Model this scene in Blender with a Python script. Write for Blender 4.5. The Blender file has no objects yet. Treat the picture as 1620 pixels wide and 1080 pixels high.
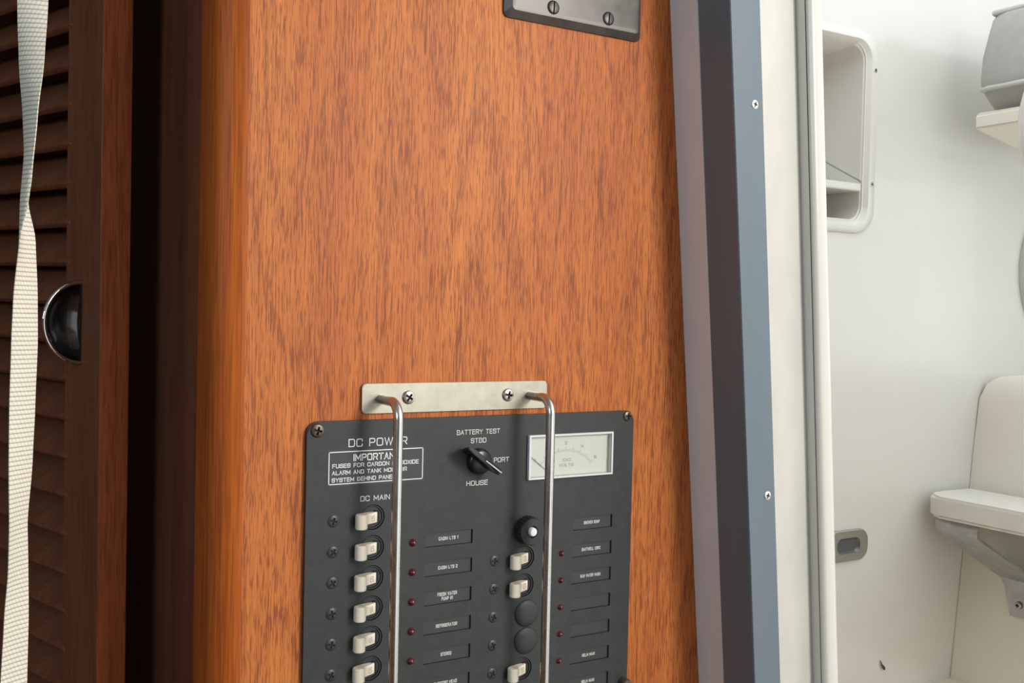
import bpy, bmesh, math, random
from mathutils import Vector, Matrix, Quaternion

random.seed(4)
SC = bpy.context.scene
COL = SC.collection
R = math.radians

# ---------------------------------------------------------------- camera
H = 1.5                                    # eye height above the cabin sole
CAM = Vector((-0.36829, -0.62, H))
YAW, PITCH, ROLL = 0.536006, 0.028251, 0.023
fwd = Vector((math.sin(YAW) * math.cos(PITCH), math.cos(YAW) * math.cos(PITCH), -math.sin(PITCH)))
r0 = Vector((math.cos(YAW), -math.sin(YAW), 0))
u0 = r0.cross(fwd)
cr = r0 * math.cos(ROLL) + u0 * math.sin(ROLL)
cu = -r0 * math.sin(ROLL) + u0 * math.cos(ROLL)
cd = bpy.data.cameras.new('camera')
cd.sensor_width = 36.0
cd.lens = 1622.0 / 1620.0 * 36.0
cd.clip_start = 0.01
cam = bpy.data.objects.new('camera', cd)
M = Matrix(((cr.x, cu.x, -fwd.x), (cr.y, cu.y, -fwd.y), (cr.z, cu.z, -fwd.z))).to_4x4()
M.translation = CAM
cam.matrix_world = M
COL.objects.link(cam)
SC.camera = cam

# ---------------------------------------------------------------- sky
w = bpy.data.worlds.new('overcast_sky')
SC.world = w
w.use_nodes = True
bg = w.node_tree.nodes['Background']
bg.inputs['Color'].default_value = (0.93, 0.97, 1.0, 1)
bg.inputs['Strength'].default_value = 1.9

# ---------------------------------------------------------------- daylight from the saloon window behind the viewer, plus an added fill
def area(name, loc, aim, sx, sy, power, col):
    l = bpy.data.lights.new(name, 'AREA')
    l.shape = 'RECTANGLE'
    l.size, l.size_y, l.energy, l.color = sx, sy, power, col
    o = bpy.data.objects.new(name, l)
    o.location = loc
    o.rotation_euler = (Vector(aim) - Vector(loc)).to_track_quat('-Z', 'Y').to_euler()
    COL.objects.link(o)
    return o
area('window_daylight', (0.53, -1.22, 1.90), (0.03, 0.0, 1.62), 0.32, 0.34, 13.2, (1.0, 0.965, 0.92))
area('port_fill_light', (-1.50, -0.95, 1.85), (0.15, 0.0, 1.55), 0.7, 0.40, 7, (0.58, 0.83, 1.0))  # added cool fill for the left-facing jamb and channel, no window modelled

vs = SC.view_settings
vs.view_transform = 'Standard'
vs.look = 'None'
vs.gamma = 1.0
vs.use_curve_mapping = False
vs.exposure = 0.0

# ---------------------------------------------------------------- materials
MATS = {}
def new_mat(name):
    m = bpy.data.materials.new(name)
    m.use_nodes = True
    nt = m.node_tree
    b = nt.nodes['Principled BSDF']
    return m, nt, b
def N(nt, t, **kw):
    n = nt.nodes.new(t)
    for k, v in kw.items():
        if k.startswith('i_'):
            key = k[2:]
            key = int(key) if key.isdigit() else key.replace('_', ' ')
            n.inputs[key].default_value = v
        else:
            setattr(n, k, v)
    return n
def ramp(nt, stops, interp='LINEAR'):
    n = nt.nodes.new('ShaderNodeValToRGB')
    cr_ = n.color_ramp
    cr_.interpolation = interp
    while len(cr_.elements) < len(stops):
        cr_.elements.new(0.5)
    for e, (p, c) in zip(cr_.elements, stops):
        e.position = p
        e.color = c if len(c) == 4 else (*c, 1)
    return n
def g(v):
    return (v, v, v, 1)
def mixc(nt, a, b, fac, mode='MIX'):
    n = nt.nodes.new('ShaderNodeMix')
    n.data_type = 'RGBA'
    n.blend_type = mode
    for sock, val in ((n.inputs['Factor'], fac), (n.inputs['A'], a), (n.inputs['B'], b)):
        if hasattr(val, 'links'):
            nt.links.new(val, sock)
        elif isinstance(val, (int, float)):
            sock.default_value = val
        else:
            sock.default_value = val if len(val) == 4 else (*val, 1)
    return n.outputs['Result']

def coords(nt, scale, warp=None):
    tc = N(nt, 'ShaderNodeTexCoord')
    v = tc.outputs['Object']
    if warp:
        amt, ws = warp
        mp = N(nt, 'ShaderNodeMapping')
        mp.inputs['Scale'].default_value = ws
        nt.links.new(v, mp.inputs['Vector'])
        nz = N(nt, 'ShaderNodeTexNoise', i_Scale=1.0, i_Detail=1.0)
        nt.links.new(mp.outputs[0], nz.inputs['Vector'])
        sub = N(nt, 'ShaderNodeVectorMath', operation='SUBTRACT')
        sub.inputs[1].default_value = (.5, .5, .5)
        nt.links.new(nz.outputs['Color'], sub.inputs[0])
        mul = N(nt, 'ShaderNodeVectorMath', operation='MULTIPLY')
        mul.inputs[1].default_value = amt
        nt.links.new(sub.outputs[0], mul.inputs[0])
        add = N(nt, 'ShaderNodeVectorMath', operation='ADD')
        nt.links.new(v, add.inputs[0])
        nt.links.new(mul.outputs[0], add.inputs[1])
        v = add.outputs[0]
    outs = []
    for s in scale:
        mp = N(nt, 'ShaderNodeMapping')
        mp.inputs['Scale'].default_value = s
        nt.links.new(v, mp.inputs['Vector'])
        outs.append(mp.outputs[0])
    return outs

def wood(name, light, mid, pore, pore_amt=0.8, rough=0.35, pore_scale=(430, 430, 62), band=(26, 26, 1.6), spec=0.35, rings=13.0, cathedrals=()):
    m, nt, b = new_mat(name)
    cb, cp, cf, cc, c2 = coords(nt, (band, pore_scale, (1100, 1100, 18), (15, 15, 1.9), tuple(v * .55 for v in pore_scale)), warp=((.010, .010, .0), (11, 11, 3.2)))
    def noise(v, detail, rough_):
        n = N(nt, 'ShaderNodeTexNoise', i_Scale=1.0, i_Detail=detail, i_Roughness=rough_)
        nt.links.new(v, n.inputs['Vector'])
        return n.outputs['Fac']
    def rmp(v, *stops):
        r = ramp(nt, [(p, g(q)) for p, q in stops])
        nt.links.new(v, r.inputs[0])
        return r.outputs[0]
    def mth(op, a_, b_=None, c_=None):
        n = N(nt, 'ShaderNodeMath', operation=op)
        for i, q in enumerate((a_, b_, c_)):
            if q is None: continue
            if hasattr(q, 'links'): nt.links.new(q, n.inputs[i])
            else: n.inputs[i].default_value = q
        return n.outputs[0]
    base = mixc(nt, light, mid, rmp(noise(cb, 4.0, .6), (.33, 0), (.68, 1)))
    # growth-ring figure: contour lines of a slow noise, early wood dense with pores
    arg = mth('MULTIPLY', noise(cc, .8, .4), rings)
    if cathedrals:
        tc_ = N(nt, 'ShaderNodeTexCoord')
        sx_ = N(nt, 'ShaderNodeSeparateXYZ')
        nt.links.new(tc_.outputs['Object'], sx_.inputs[0])
        for (xc_, zc_, w_) in cathedrals:          # nested arches about a plain-sawn centre line
            d2_ = mth('POWER', mth('ABSOLUTE', mth('SUBTRACT', sx_.outputs['X'], xc_)), 2.0)
            gs_ = mth('EXPONENT', mth('MULTIPLY', d2_, -1.0 / (w_ * w_)))
            cz_ = mth('SUBTRACT', mth('SUBTRACT', sx_.outputs['Z'], zc_), mth('MULTIPLY', d2_, 190.0))
            arg = mth('MULTIPLY_ADD', mth('MULTIPLY', cz_, 16.0), gs_, arg)
    fr = mth('FRACT', arg)
    ring = rmp(fr, (0.0, .5), (.10, 1), (.30, .45), (.70, .05), (1.0, .5))
    base = mixc(nt, base, pore, mth('MULTIPLY', ring, .15))
    # long dark streaks in the early wood, fine dashes everywhere
    st_ = rmp(mth('MULTIPLY_ADD', ring, .16, noise(c2, 2.0, .6)), (.675, 0), (.75, pore_amt))
    fi_ = rmp(mth('MULTIPLY_ADD', ring, .05, noise(cp, 1.5, .55)), (.525, 0), (.635, pore_amt * .80))
    dark = mth('MAXIMUM', st_, fi_)
    col = mixc(nt, base, pore, dark)
    rf = ramp(nt, ((.3, g(.78)), (.7, g(1.12))))
    nt.links.new(noise(cf, 2.0, .5), rf.inputs[0])
    col = mixc(nt, col, rf.outputs[0], 1.0, 'MULTIPLY')
    nt.links.new(col, b.inputs['Base Color'])
    b.inputs['Roughness'].default_value = rough
    b.inputs['Specular IOR Level'].default_value = spec
    bp = N(nt, 'ShaderNodeBump', i_Strength=.12, i_Distance=.0003, invert=True)
    nt.links.new(dark, bp.inputs['Height'])
    nt.links.new(bp.outputs[0], b.inputs['Normal'])
    MATS[name] = m
    return m

def plain(name, col, rough=.5, metal=0.0, spec=.5, var=.06, vscale=40, bump=0.0, bscale=400, coat=0.0, stretch=(1, 1, 1), rvar=0.0):
    m, nt, b = new_mat(name)
    (c1, c2) = coords(nt, (tuple(vscale * s for s in stretch), tuple(bscale * s for s in stretch)))
    n1 = N(nt, 'ShaderNodeTexNoise', i_Scale=1.0, i_Detail=5.0, i_Roughness=.6)
    nt.links.new(c1, n1.inputs['Vector'])
    r1 = ramp(nt, ((.3, g(1 - var)), (.7, g(1 + var))))
    nt.links.new(n1.outputs['Fac'], r1.inputs[0])
    cc = mixc(nt, (*col, 1), r1.outputs[0], 1.0, 'MULTIPLY')
    nt.links.new(cc, b.inputs['Base Color'])
    b.inputs['Roughness'].default_value = rough
    if rvar:
        mr = N(nt, 'ShaderNodeMapRange')
        mr.inputs['To Min'].default_value = max(.02, rough - rvar)
        mr.inputs['To Max'].default_value = rough + rvar
        nt.links.new(n1.outputs['Fac'], mr.inputs['Value'])
        nt.links.new(mr.outputs[0], b.inputs['Roughness'])
    b.inputs['Metallic'].default_value = metal
    b.inputs['Specular IOR Level'].default_value = spec
    b.inputs['Coat Weight'].default_value = coat
    b.inputs['Coat Roughness'].default_value = .08
    if bump:
        n2 = N(nt, 'ShaderNodeTexNoise', i_Scale=1.0, i_Detail=3.0)
        nt.links.new(c2, n2.inputs['Vector'])
        bp = N(nt, 'ShaderNodeBump', i_Strength=bump, i_Distance=.0005)
        nt.links.new(n2.outputs['Fac'], bp.inputs['Height'])
        nt.links.new(bp.outputs[0], b.inputs['Normal'])
    MATS[name] = m
    return m

wood('teak_veneer', (.60, .198, .046), (.49, .134, .034), (.21, .050, .021), pore_amt=.80, rough=.5, spec=.20, pore_scale=(1250, 1250, 80), rings=9, cathedrals=((-.163, 1.46, .026), (.028, 1.50, .020), (.09, 1.70, .022)))
wood('teak_post', (.48, .125, .020), (.38, .085, .013), (.16, .035, .01), pore_amt=.45, rough=.42, spec=.15, pore_scale=(700, 700, 20), band=(120, 120, 2), rings=5)
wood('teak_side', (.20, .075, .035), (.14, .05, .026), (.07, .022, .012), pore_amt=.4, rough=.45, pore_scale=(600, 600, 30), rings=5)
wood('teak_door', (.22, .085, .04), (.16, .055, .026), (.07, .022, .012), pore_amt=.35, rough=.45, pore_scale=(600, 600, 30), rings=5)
wood('teak_edge', (.46, .12, .042), (.36, .085, .03), (.11, .028, .014), pore_amt=.45, rough=.4, pore_scale=(500, 500, 40), rings=9)
wood('teak_sole', (.30, .15, .07), (.22, .10, .045), (.10, .04, .02), pore_amt=.4, rough=.5, pore_scale=(400, 30, 400), band=(20, 1.5, 20), rings=6)
plain('panel_black', (.036, .039, .037), rough=.5, var=.16, vscale=130, bump=.35, bscale=1600, spec=.35, rvar=.08)
plain('bezel_black', (.022, .023, .024), rough=.4, var=.1, bump=.1, bscale=900)
plain('label_black', (.033, .036, .035), rough=.5, var=.08, vscale=90)
plain('knob_black', (.010, .011, .013), rough=.3, var=.05)
plain('slot_black', (.006, .006, .007), rough=.7)
plain('ivory', (.80, .72, .58), rough=.45, var=.05, vscale=200)
plain('print_white', (.82, .82, .80), rough=.6, var=.04, vscale=300)
plain('print_grey', (.50, .50, .48), rough=.6, var=.04)
plain('print_tan', (.30, .29, .26), rough=.6, var=.04)
plain('button_white', (.85, .84, .80), rough=.35, var=.02)
plain('led_red', (.10, .008, .014), rough=.12, var=.02, spec=.8)
plain('dial_white', (.88, .87, .82), rough=.5, var=.02, vscale=30)
plain('meter_case', (.70, .71, .70), rough=.25, var=.03)
plain('steel', (.58, .56, .53), rough=.28, metal=1.0, var=.03, vscale=60, rvar=.12)
plain('steel_plate', (.37, .345, .28), rough=.46, metal=1.0, var=.14, vscale=90, rvar=.14, bump=.06, bscale=600)
plain('steel_screw', (.52, .47, .42), rough=.3, metal=1.0, var=.1, vscale=300)
plain('screw_dark', (.045, .045, .044), rough=.4, metal=.3, var=.1, vscale=300)
plain('screw_brown', (.16, .12, .10), rough=.4, metal=.8, var=.2, vscale=300)
plain('screw_zinc', (.75, .75, .73), rough=.3, metal=.9, var=.05, vscale=300)
plain('chrome', (.62, .60, .58), rough=.06, metal=1.0, var=.02)
plain('bronze_plate', (.125, .115, .108), rough=.46, metal=.75, var=.2, vscale=70, rvar=.1, bump=.05, bscale=900)
plain('rocker', (.50, .48, .45), rough=.35, var=.03)
plain('gelcoat', (.73, .72, .67), rough=.22, var=.02, vscale=6, coat=.35, spec=.5)
plain('gelcoat_trim', (.66, .635, .575), rough=.3, var=.02, vscale=8, coat=.2)
plain('sole_beige', (.80, .70, .53), rough=.5, var=.04, vscale=15)
plain('gelcoat_warm', (.84, .80, .70), rough=.3, var=.025, vscale=9, coat=.2)
plain('gelcoat_worn', (.64, .625, .565), rough=.5, var=.07, vscale=30, stretch=(1, 1, .4))
plain('jamb_white', (.72, .73, .73), rough=.5, var=.03, vscale=20)
plain('channel_blue', (.128, .168, .196), rough=.38, var=.05, vscale=30, stretch=(1, 1, .15), spec=.5)
plain('vinyl_grey', (.44, .44, .42), rough=.55, var=.05, vscale=60, bump=.25, bscale=900)
plain('piping_grey', (.58, .59, .57), rough=.45, var=.03)
plain('alloy', (.50, .50, .51), rough=.38, metal=.9, var=.15, vscale=55, rvar=.12)
plain('pull_satin', (.42, .42, .38), rough=.4, metal=.85, var=.06, vscale=80)
plain('pull_cup', (.16, .17, .18), rough=.4, metal=.7, var=.08, vscale=80)
plain('board_white', (.80, .785, .72), rough=.42, var=.05, vscale=28, stretch=(4, 1, 1), bump=.1, bscale=200)
plain('grey_trim', (.30, .31, .30), rough=.5, var=.04)
plain('headliner', (.60, .58, .53), rough=.8, var=.03)
plain('dry_leaf', (.10, .06, .03), rough=.7, var=.3, vscale=500)

def webbing():
    m, nt, b = new_mat('webbing')
    tc = N(nt, 'ShaderNodeTexCoord')
    sp_ = N(nt, 'ShaderNodeSeparateXYZ')
    nt.links.new(tc.outputs['UV'], sp_.inputs[0])
    def mth(op, a_, b_=None, c_=None):
        n = N(nt, 'ShaderNodeMath', operation=op)
        for i, q in enumerate((a_, b_, c_)):
            if q is None: continue
            if hasattr(q, 'links'): nt.links.new(q, n.inputs[i])
            else: n.inputs[i].default_value = q
        return n.outputs[0]
    rows = mth('ABSOLUTE', mth('SINE', mth('MULTIPLY', sp_.outputs['Y'], math.pi)))       # rib across the strap
    cols = mth('ABSOLUTE', mth('SINE', mth('MULTIPLY', mth('MULTIPLY_ADD', sp_.outputs['Y'], .5, sp_.outputs['X']), math.pi)))
    hgt = mth('MULTIPLY', mth('POWER', rows, .45), mth('MULTIPLY_ADD', mth('POWER', cols, .6), .35, .65))
    r_ = ramp(nt, ((.15, (.42, .38, .29)), (.55, (.64, .59, .48)), (.9, (.80, .76, .65))))
    nt.links.new(hgt, r_.inputs[0])
    nt.links.new(r_.outputs[0], b.inputs['Base Color'])
    b.inputs['Roughness'].default_value = .8
    b.inputs['Specular IOR Level'].default_value = .2
    bp = N(nt, 'ShaderNodeBump', i_Strength=.9, i_Distance=.0005)
    nt.links.new(hgt, bp.inputs['Height'])
    nt.links.new(bp.outputs[0], b.inputs['Normal'])
    MATS['webbing'] = m
webbing()

def clear_pane():
    m, nt, b = new_mat('clear_cover')
    out = nt.nodes['Material Output']
    nt.nodes.remove(b)
    tr = N(nt, 'ShaderNodeBsdfTransparent')
    tr.inputs['Color'].default_value = (.94, .95, .94, 1)
    gl = N(nt, 'ShaderNodeBsdfGlossy')
    gl.inputs['Roughness'].default_value = .12
    fr = N(nt, 'ShaderNodeFresnel')
    fr.inputs['IOR'].default_value = 1.45
    mx = N(nt, 'ShaderNodeMixShader')
    nt.links.new(fr.outputs[0], mx.inputs[0])
    nt.links.new(tr.outputs[0], mx.inputs[1])
    nt.links.new(gl.outputs[0], mx.inputs[2])
    nt.links.new(mx.outputs[0], out.inputs['Surface'])
    MATS['clear_cover'] = m
clear_pane()

# ---------------------------------------------------------------- builders
def tag(o, label=None, cat=None, group=None, kind=None):
    if label: o['label'] = label
    if cat: o['category'] = cat
    if group: o['group'] = group
    if kind: o['kind'] = kind
    return o
def empty(name, loc, rot=None):
    o = bpy.data.objects.new(name, None)
    o.empty_display_size = .02
    o.location = loc
    if rot is not None:
        o.rotation_euler = rot
    COL.objects.link(o)
    return o
def link(name, me, mat=None, parent=None, loc=None, rot=None):
    o = bpy.data.objects.new(name, me)
    if mat:
        me.materials.clear()
        for mm in (mat if isinstance(mat, (list, tuple)) else [mat]):
            me.materials.append(MATS[mm])
    if parent is not None:
        o.parent = parent
    if loc is not None:
        o.location = loc
    if rot is not None:
        o.rotation_euler = rot
    COL.objects.link(o)
    return o
def mesh_of(bm, name, smooth=None):
    bmesh.ops.recalc_face_normals(bm, faces=bm.faces)
    me = bpy.data.meshes.new(name)
    bm.to_mesh(me)
    bm.free()
    if smooth:
        for p in me.polygons:
            p.use_smooth = True
        me.set_sharp_from_angle(angle=R(smooth))
    return me
def obj(name, bm, mat, parent=None, loc=None, rot=None, smooth=None):
    return link(name, mesh_of(bm, name, smooth), mat, parent, loc, rot)

def add_box(bm, x0, x1, y0, y1, z0, z1, bev=0.0, seg=2):
    vs_ = [bm.verts.new((x, y, z)) for x in (x0, x1) for y in (y0, y1) for z in (z0, z1)]
    f = [(0, 1, 3, 2), (4, 6, 7, 5), (0, 4, 5, 1), (2, 3, 7, 6), (0, 2, 6, 4), (1, 5, 7, 3)]
    fs = [bm.faces.new([vs_[i] for i in q]) for q in f]
    if bev:
        es = list({e for fa in fs for e in fa.edges})
        bmesh.ops.bevel(bm, geom=es, offset=bev, segments=seg, affect='EDGES', profile=.5)
    return fs
def box(x0, x1, y0, y1, z0, z1, bev=0.0, seg=2):
    bm = bmesh.new()
    add_box(bm, x0, x1, y0, y1, z0, z1, bev, seg)
    return bm
def prism(bm, pts, axis, a, b):
    """closed polygon pts (2D) extruded along axis ('x','y','z') from a to b"""
    def P(p, t):
        return {'x': (t, p[0], p[1]), 'y': (p[0], t, p[1]), 'z': (p[0], p[1], t)}[axis]
    A = [bm.verts.new(P(p, a)) for p in pts]
    B = [bm.verts.new(P(p, b)) for p in pts]
    n = len(pts)
    bm.faces.new(A)
    bm.faces.new(B[::-1])
    for i in range(n):
        bm.faces.new((A[i], A[(i + 1) % n], B[(i + 1) % n], B[i]))
def rrect(x0, x1, z0, z1, r, n=6):
    pts = []
    for cx, cz, a0 in ((x1 - r, z1 - r, 0), (x0 + r, z1 - r, 90), (x0 + r, z0 + r, 180), (x1 - r, z0 + r, 270)):
        for i in range(n + 1):
            a = R(a0 + 90 * i / n)
            pts.append((cx + r * math.cos(a), cz + r * math.sin(a)))
    return pts
def lathe(bm, prof, n=24, cx=0, cz=0):
    """profile [(radius, y)] spun around the y axis through (cx, cz)"""
    rings = []
    for r_, y in prof:
        if r_ < 1e-7:
            rings.append([bm.verts.new((cx, y, cz))])
        else:
            rings.append([bm.verts.new((cx + r_ * math.cos(2 * math.pi * i / n), y, cz + r_ * math.sin(2 * math.pi * i / n))) for i in range(n)])
    for a, b in zip(rings, rings[1:]):
        for i in range(n):
            j = (i + 1) % n
            if len(a) == 1 and len(b) == 1:
                continue
            if len(a) == 1:
                bm.faces.new((a[0], b[i], b[j]))
            elif len(b) == 1:
                bm.faces.new((a[i], a[j], b[0]))
            else:
                bm.faces.new((a[i], a[j], b[j], b[i]))
def tube(bm, path, rad, n=14, caps=True):
    """round tube along a list of points; rad a number or list"""
    pts = [Vector(p) for p in path]
    rads = rad if isinstance(rad, (list, tuple)) else [rad] * len(pts)
    t0 = (pts[1] - pts[0]).normalized()
    ref = Vector((0, 0, 1)) if abs(t0.z) < .9 else Vector((1, 0, 0))
    nrm = t0.cross(ref).normalized()
    rings = []
    prev = t0
    for i, p in enumerate(pts):
        if i == 0: t = t0
        elif i == len(pts) - 1: t = (pts[-1] - pts[-2]).normalized()
        else: t = ((pts[i + 1] - p).normalized() + (p - pts[i - 1]).normalized()).normalized()
        nrm = prev.rotation_difference(t) @ nrm
        prev = t
        bi = t.cross(nrm)
        rings.append([bm.verts.new(p + (nrm * math.cos(2 * math.pi * k / n) + bi * math.sin(2 * math.pi * k / n)) * rads[i]) for k in range(n)])
    for a, b in zip(rings, rings[1:]):
        for k in range(n):
            bm.faces.new((a[k], a[(k + 1) % n], b[(k + 1) % n], b[k]))
    if caps:
        bm.faces.new(rings[0][::-1])
        bm.faces.new(rings[-1])
def boolean(bm_a, bm_b, op='DIFFERENCE', name='cut'):
    oa = bpy.data.objects.new('tmp_a', mesh_of(bm_a, name))
    ob = bpy.data.objects.new('tmp_b', mesh_of(bm_b, 'tmp_b'))
    COL.objects.link(oa)
    COL.objects.link(ob)
    md = oa.modifiers.new('b', 'BOOLEAN')
    md.operation = op
    md.object = ob
    md.solver = 'EXACT'
    dg = bpy.context.evaluated_depsgraph_get()
    dg.update()
    me = bpy.data.meshes.new_from_object(oa.evaluated_get(dg))
    me.name = name
    ma, mb = oa.data, ob.data
    bpy.data.objects.remove(oa)
    bpy.data.objects.remove(ob)
    bpy.data.meshes.remove(ma)
    bpy.data.meshes.remove(mb)
    return me
def smooth_me(me, ang):
    for p in me.polygons:
        p.use_smooth = True
    me.set_sharp_from_angle(angle=R(ang))
    return me

# square-shouldered stroke lettering: every glyph is a set of polylines on a unit cell
GL = {
 'A': (1.0, [[(0, 0), (.5, 1), (1, 0)], [(.17, .33), (.83, .33)]]),
 'B': (1.0, [[(0, .53), (.92, .53, 1), (.92, 1, 1), (0, 1), (0, 0), (1, 0, 1), (1, .53, 1), (.5, .53)]]),
 'C': (1.0, [[(1, .70), (1, 1, 1), (0, 1, 1), (0, 0, 1), (1, 0, 1), (1, .30)]]),
 'D': (1.0, [[(0, 0), (1, 0, 1), (1, 1, 1), (0, 1), (0, 0)]]),
 'E': (.9, [[(1, 1), (0, 1), (0, 0), (1, 0)], [(0, .52), (.92, .52)]]),
 'F': (.88, [[(1, 1), (0, 1), (0, 0)], [(0, .5), (.88, .5)]]),
 'G': (1.0, [[(1, .75), (1, 1, 1), (0, 1, 1), (0, 0, 1), (1, 0, 1), (1, .48), (.55, .48)]]),
 'H': (1.0, [[(0, 0), (0, 1)], [(1, 0), (1, 1)], [(0, .52), (1, .52)]]),
 'I': (.02, [[(.5, 0), (.5, 1)]]),
 'J': (.8, [[(1, 1), (1, 0, 1), (0, 0, 1), (0, .3)]]),
 'K': (1.0, [[(0, 0), (0, 1)], [(1, 1), (.05, .45)], [(.3, .58), (1, 0)]]),
 'L': (.85, [[(0, 1), (0, 0), (1, 0)]]),
 'M': (1.2, [[(0, 0), (0, 1), (.5, .25), (1, 1), (1, 0)]]),
 'N': (1.0, [[(0, 0), (0, 1), (1, 0), (1, 1)]]),
 'O': (1.05, [[(.5, 0), (1, 0, 1), (1, 1, 1), (0, 1, 1), (0, 0, 1), (.5, 0)]]),
 'P': (.95, [[(0, 0), (0, 1), (1, 1, 1), (1, .45, 1), (0, .45)]]),
 'Q': (1.05, [[(.5, 0), (1, 0, 1), (1, 1, 1), (0, 1, 1), (0, 0, 1), (.5, 0)], [(.65, .3), (1.05, -.08)]]),
 'R': (1.0, [[(0, 0), (0, 1), (1, 1, 1), (1, .45, 1), (0, .45)], [(.6, .45), (1, 0)]]),
 'S': (1.0, [[(1, .74), (1, 1, 1), (0, 1, 1), (0, .53, 1), (1, .53, 1), (1, 0, 1), (0, 0, 1), (0, .26)]]),
 'T': (1.0, [[(0, 1), (1, 1)], [(.5, 0), (.5, 1)]]),
 'U': (1.0, [[(0, 1), (0, 0, 1), (1, 0, 1), (1, 1)]]),
 'V': (1.0, [[(0, 1), (.5, 0), (1, 1)]]),
 'W': (1.45, [[(0, 1), (.25, 0), (.5, 1), (.75, 0), (1, 1)]]),
 'X': (1.0, [[(0, 0), (1, 1)], [(0, 1), (1, 0)]]),
 'Y': (1.0, [[(0, 1), (.5, .45), (1, 1)], [(.5, .45), (.5, 0)]]),
 'Z': (1.0, [[(0, 1), (1, 1), (0, 0), (1, 0)]]),
 '0': (.9, [[(.5, 0), (1, 0, 1), (1, 1, 1), (0, 1, 1), (0, 0, 1), (.5, 0)]]),
 '1': (.35, [[(0, .78), (1, 1), (1, 0)]]),
 '2': (.9, [[(0, .75), (0, 1, 1), (1, 1, 1), (1, .55, 1), (0, .25), (0, 0), (1, 0)]]),
 '4': (.95, [[(.75, 0), (.75, 1), (0, .3), (1, .3)]]),
 '5': (.9, [[(1, 1), (0, 1), (0, .55), (1, .55, 1), (1, 0, 1), (0, 0, 1), (0, .2)]]),
 '6': (.9, [[(1, .8), (1, 1, 1), (0, 1, 1), (0, 0, 1), (1, 0, 1), (1, .55, 1), (0, .55)]]),
 '8': (.9, [[(.5, .53), (1, .53, 1), (1, 1, 1), (0, 1, 1), (0, 0, 1), (1, 0, 1), (1, .53, 1), (0, .53)]]),
 '#': (.9, [[(.25, 0), (.4, 1)], [(.6, 0), (.75, 1)], [(0, .33), (1, .33)], [(0, .67), (1, .67)]]),
}
def glyph_lines(ch, asp):
    wd, polys = GL[ch]
    wd *= asp
    out = []
    for poly in polys:
        P_ = [Vector((p[0] * wd, p[1])) for p in poly]
        res = []
        for i, p in enumerate(poly):
            if len(p) == 3 and 0 < i < len(poly) - 1:
                a, b, c = P_[i - 1], P_[i], P_[i + 1]
                r_ = min(.24, (a - b).length * .5, (c - b).length * .5)
                s0, s1 = b + (a - b).normalized() * r_, b + (c - b).normalized() * r_
                for k_ in range(5):
                    t = k_ / 4
                    res.append(s0 * (1 - t) ** 2 + b * 2 * t * (1 - t) + s1 * t * t)
            else:
                res.append(P_[i])
        out.append(res)
    return out, wd
def text(body, x0, x1, zc, h, y, mat, parent, name='lettering', rot=0, bold=0.0, weight=.13, asp=.82):
    """flat lettering facing -y, fitted to the box x0..x1 and height h about zc"""
    lines = []
    rows_ = body.split('\n')
    gap = .34
    widths = []
    for li, row in enumerate(rows_):
        cur, items = 0.0, []
        for ch in row:
            if ch == ' ':
                cur += .95 * asp
                continue
            pl, wd = glyph_lines(ch, asp)
            for p in pl:
                items.append([Vector((q.x + cur, q.y - li * 1.5)) for q in p])
            cur += wd + gap
        widths.append(cur - gap)
        lines.append(items)
    W_ = max(widths)
    for it, wd in zip(lines, widths):
        for p in it:
            for q in p:
                q.x += (W_ - wd) / 2
    wt = weight + bold * 3.0
    hgt = 1 + 1.5 * (len(rows_) - 1)
    bm_ = bmesh.new()
    cx_, cz_ = (x0 + x1) / 2, zc
    if rot: sx, sz = h / (W_ + wt), (x1 - x0) / (hgt + wt)
    else: sx, sz = (x1 - x0) / (W_ + wt), h / (hgt + wt)
    def out(p, yy):
        a, b = (p.x - W_ / 2) * sx, (p.y - (1 - hgt / 2)) * sz
        if rot: a, b = b, -a
        return bm_.verts.new((cx_ + a, yy, cz_ + b))
    for it in lines:
        for p in it:
            n_ = len(p)
            closed = (p[0] - p[-1]).length < 1e-6
            L_, Rr = [], []
            for i in range(n_):
                if closed and i in (0, n_ - 1):
                    d0, d1 = (p[-1] - p[-2]).normalized(), (p[1] - p[0]).normalized()
                else:
                    d0 = (p[i] - p[i - 1]).normalized() if i else (p[1] - p[0]).normalized()
                    d1 = (p[i + 1] - p[i]).normalized() if i < n_ - 1 else d0
                n0 = Vector((-d0.y, d0.x)) + Vector((-d1.y, d1.x))
                if n0.length < 1e-4: n0 = Vector((-d0.y, d0.x))
                n0.normalize()
                k_ = 1 / max(.45, n0.dot(Vector((-d0.y, d0.x))))
                e_ = Vector((0, 0))
                if not closed and i == 0: e_ = -d1 * wt / 2
                if not closed and i == n_ - 1: e_ = d0 * wt / 2
                L_.append(p[i] + n0 * (wt / 2 * k_) + e_)
                Rr.append(p[i] - n0 * (wt / 2 * k_) + e_)
            f_ = [[out(q, y - .00007) for q in L_], [out(q, y - .00007) for q in Rr], [out(q, y) for q in L_], [out(q, y) for q in Rr]]
            for i in range(n_ - 1):
                bm_.faces.new((f_[0][i], f_[0][i + 1], f_[1][i + 1], f_[1][i]))
                bm_.faces.new((f_[0][i], f_[2][i], f_[2][i + 1], f_[0][i + 1]))
                bm_.faces.new((f_[1][i], f_[1][i + 1], f_[3][i + 1], f_[3][i]))
    me = bpy.data.meshes.new(name)
    bm_.to_mesh(me)
    bm_.free()
    return link(name, me, mat, parent)

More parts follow.
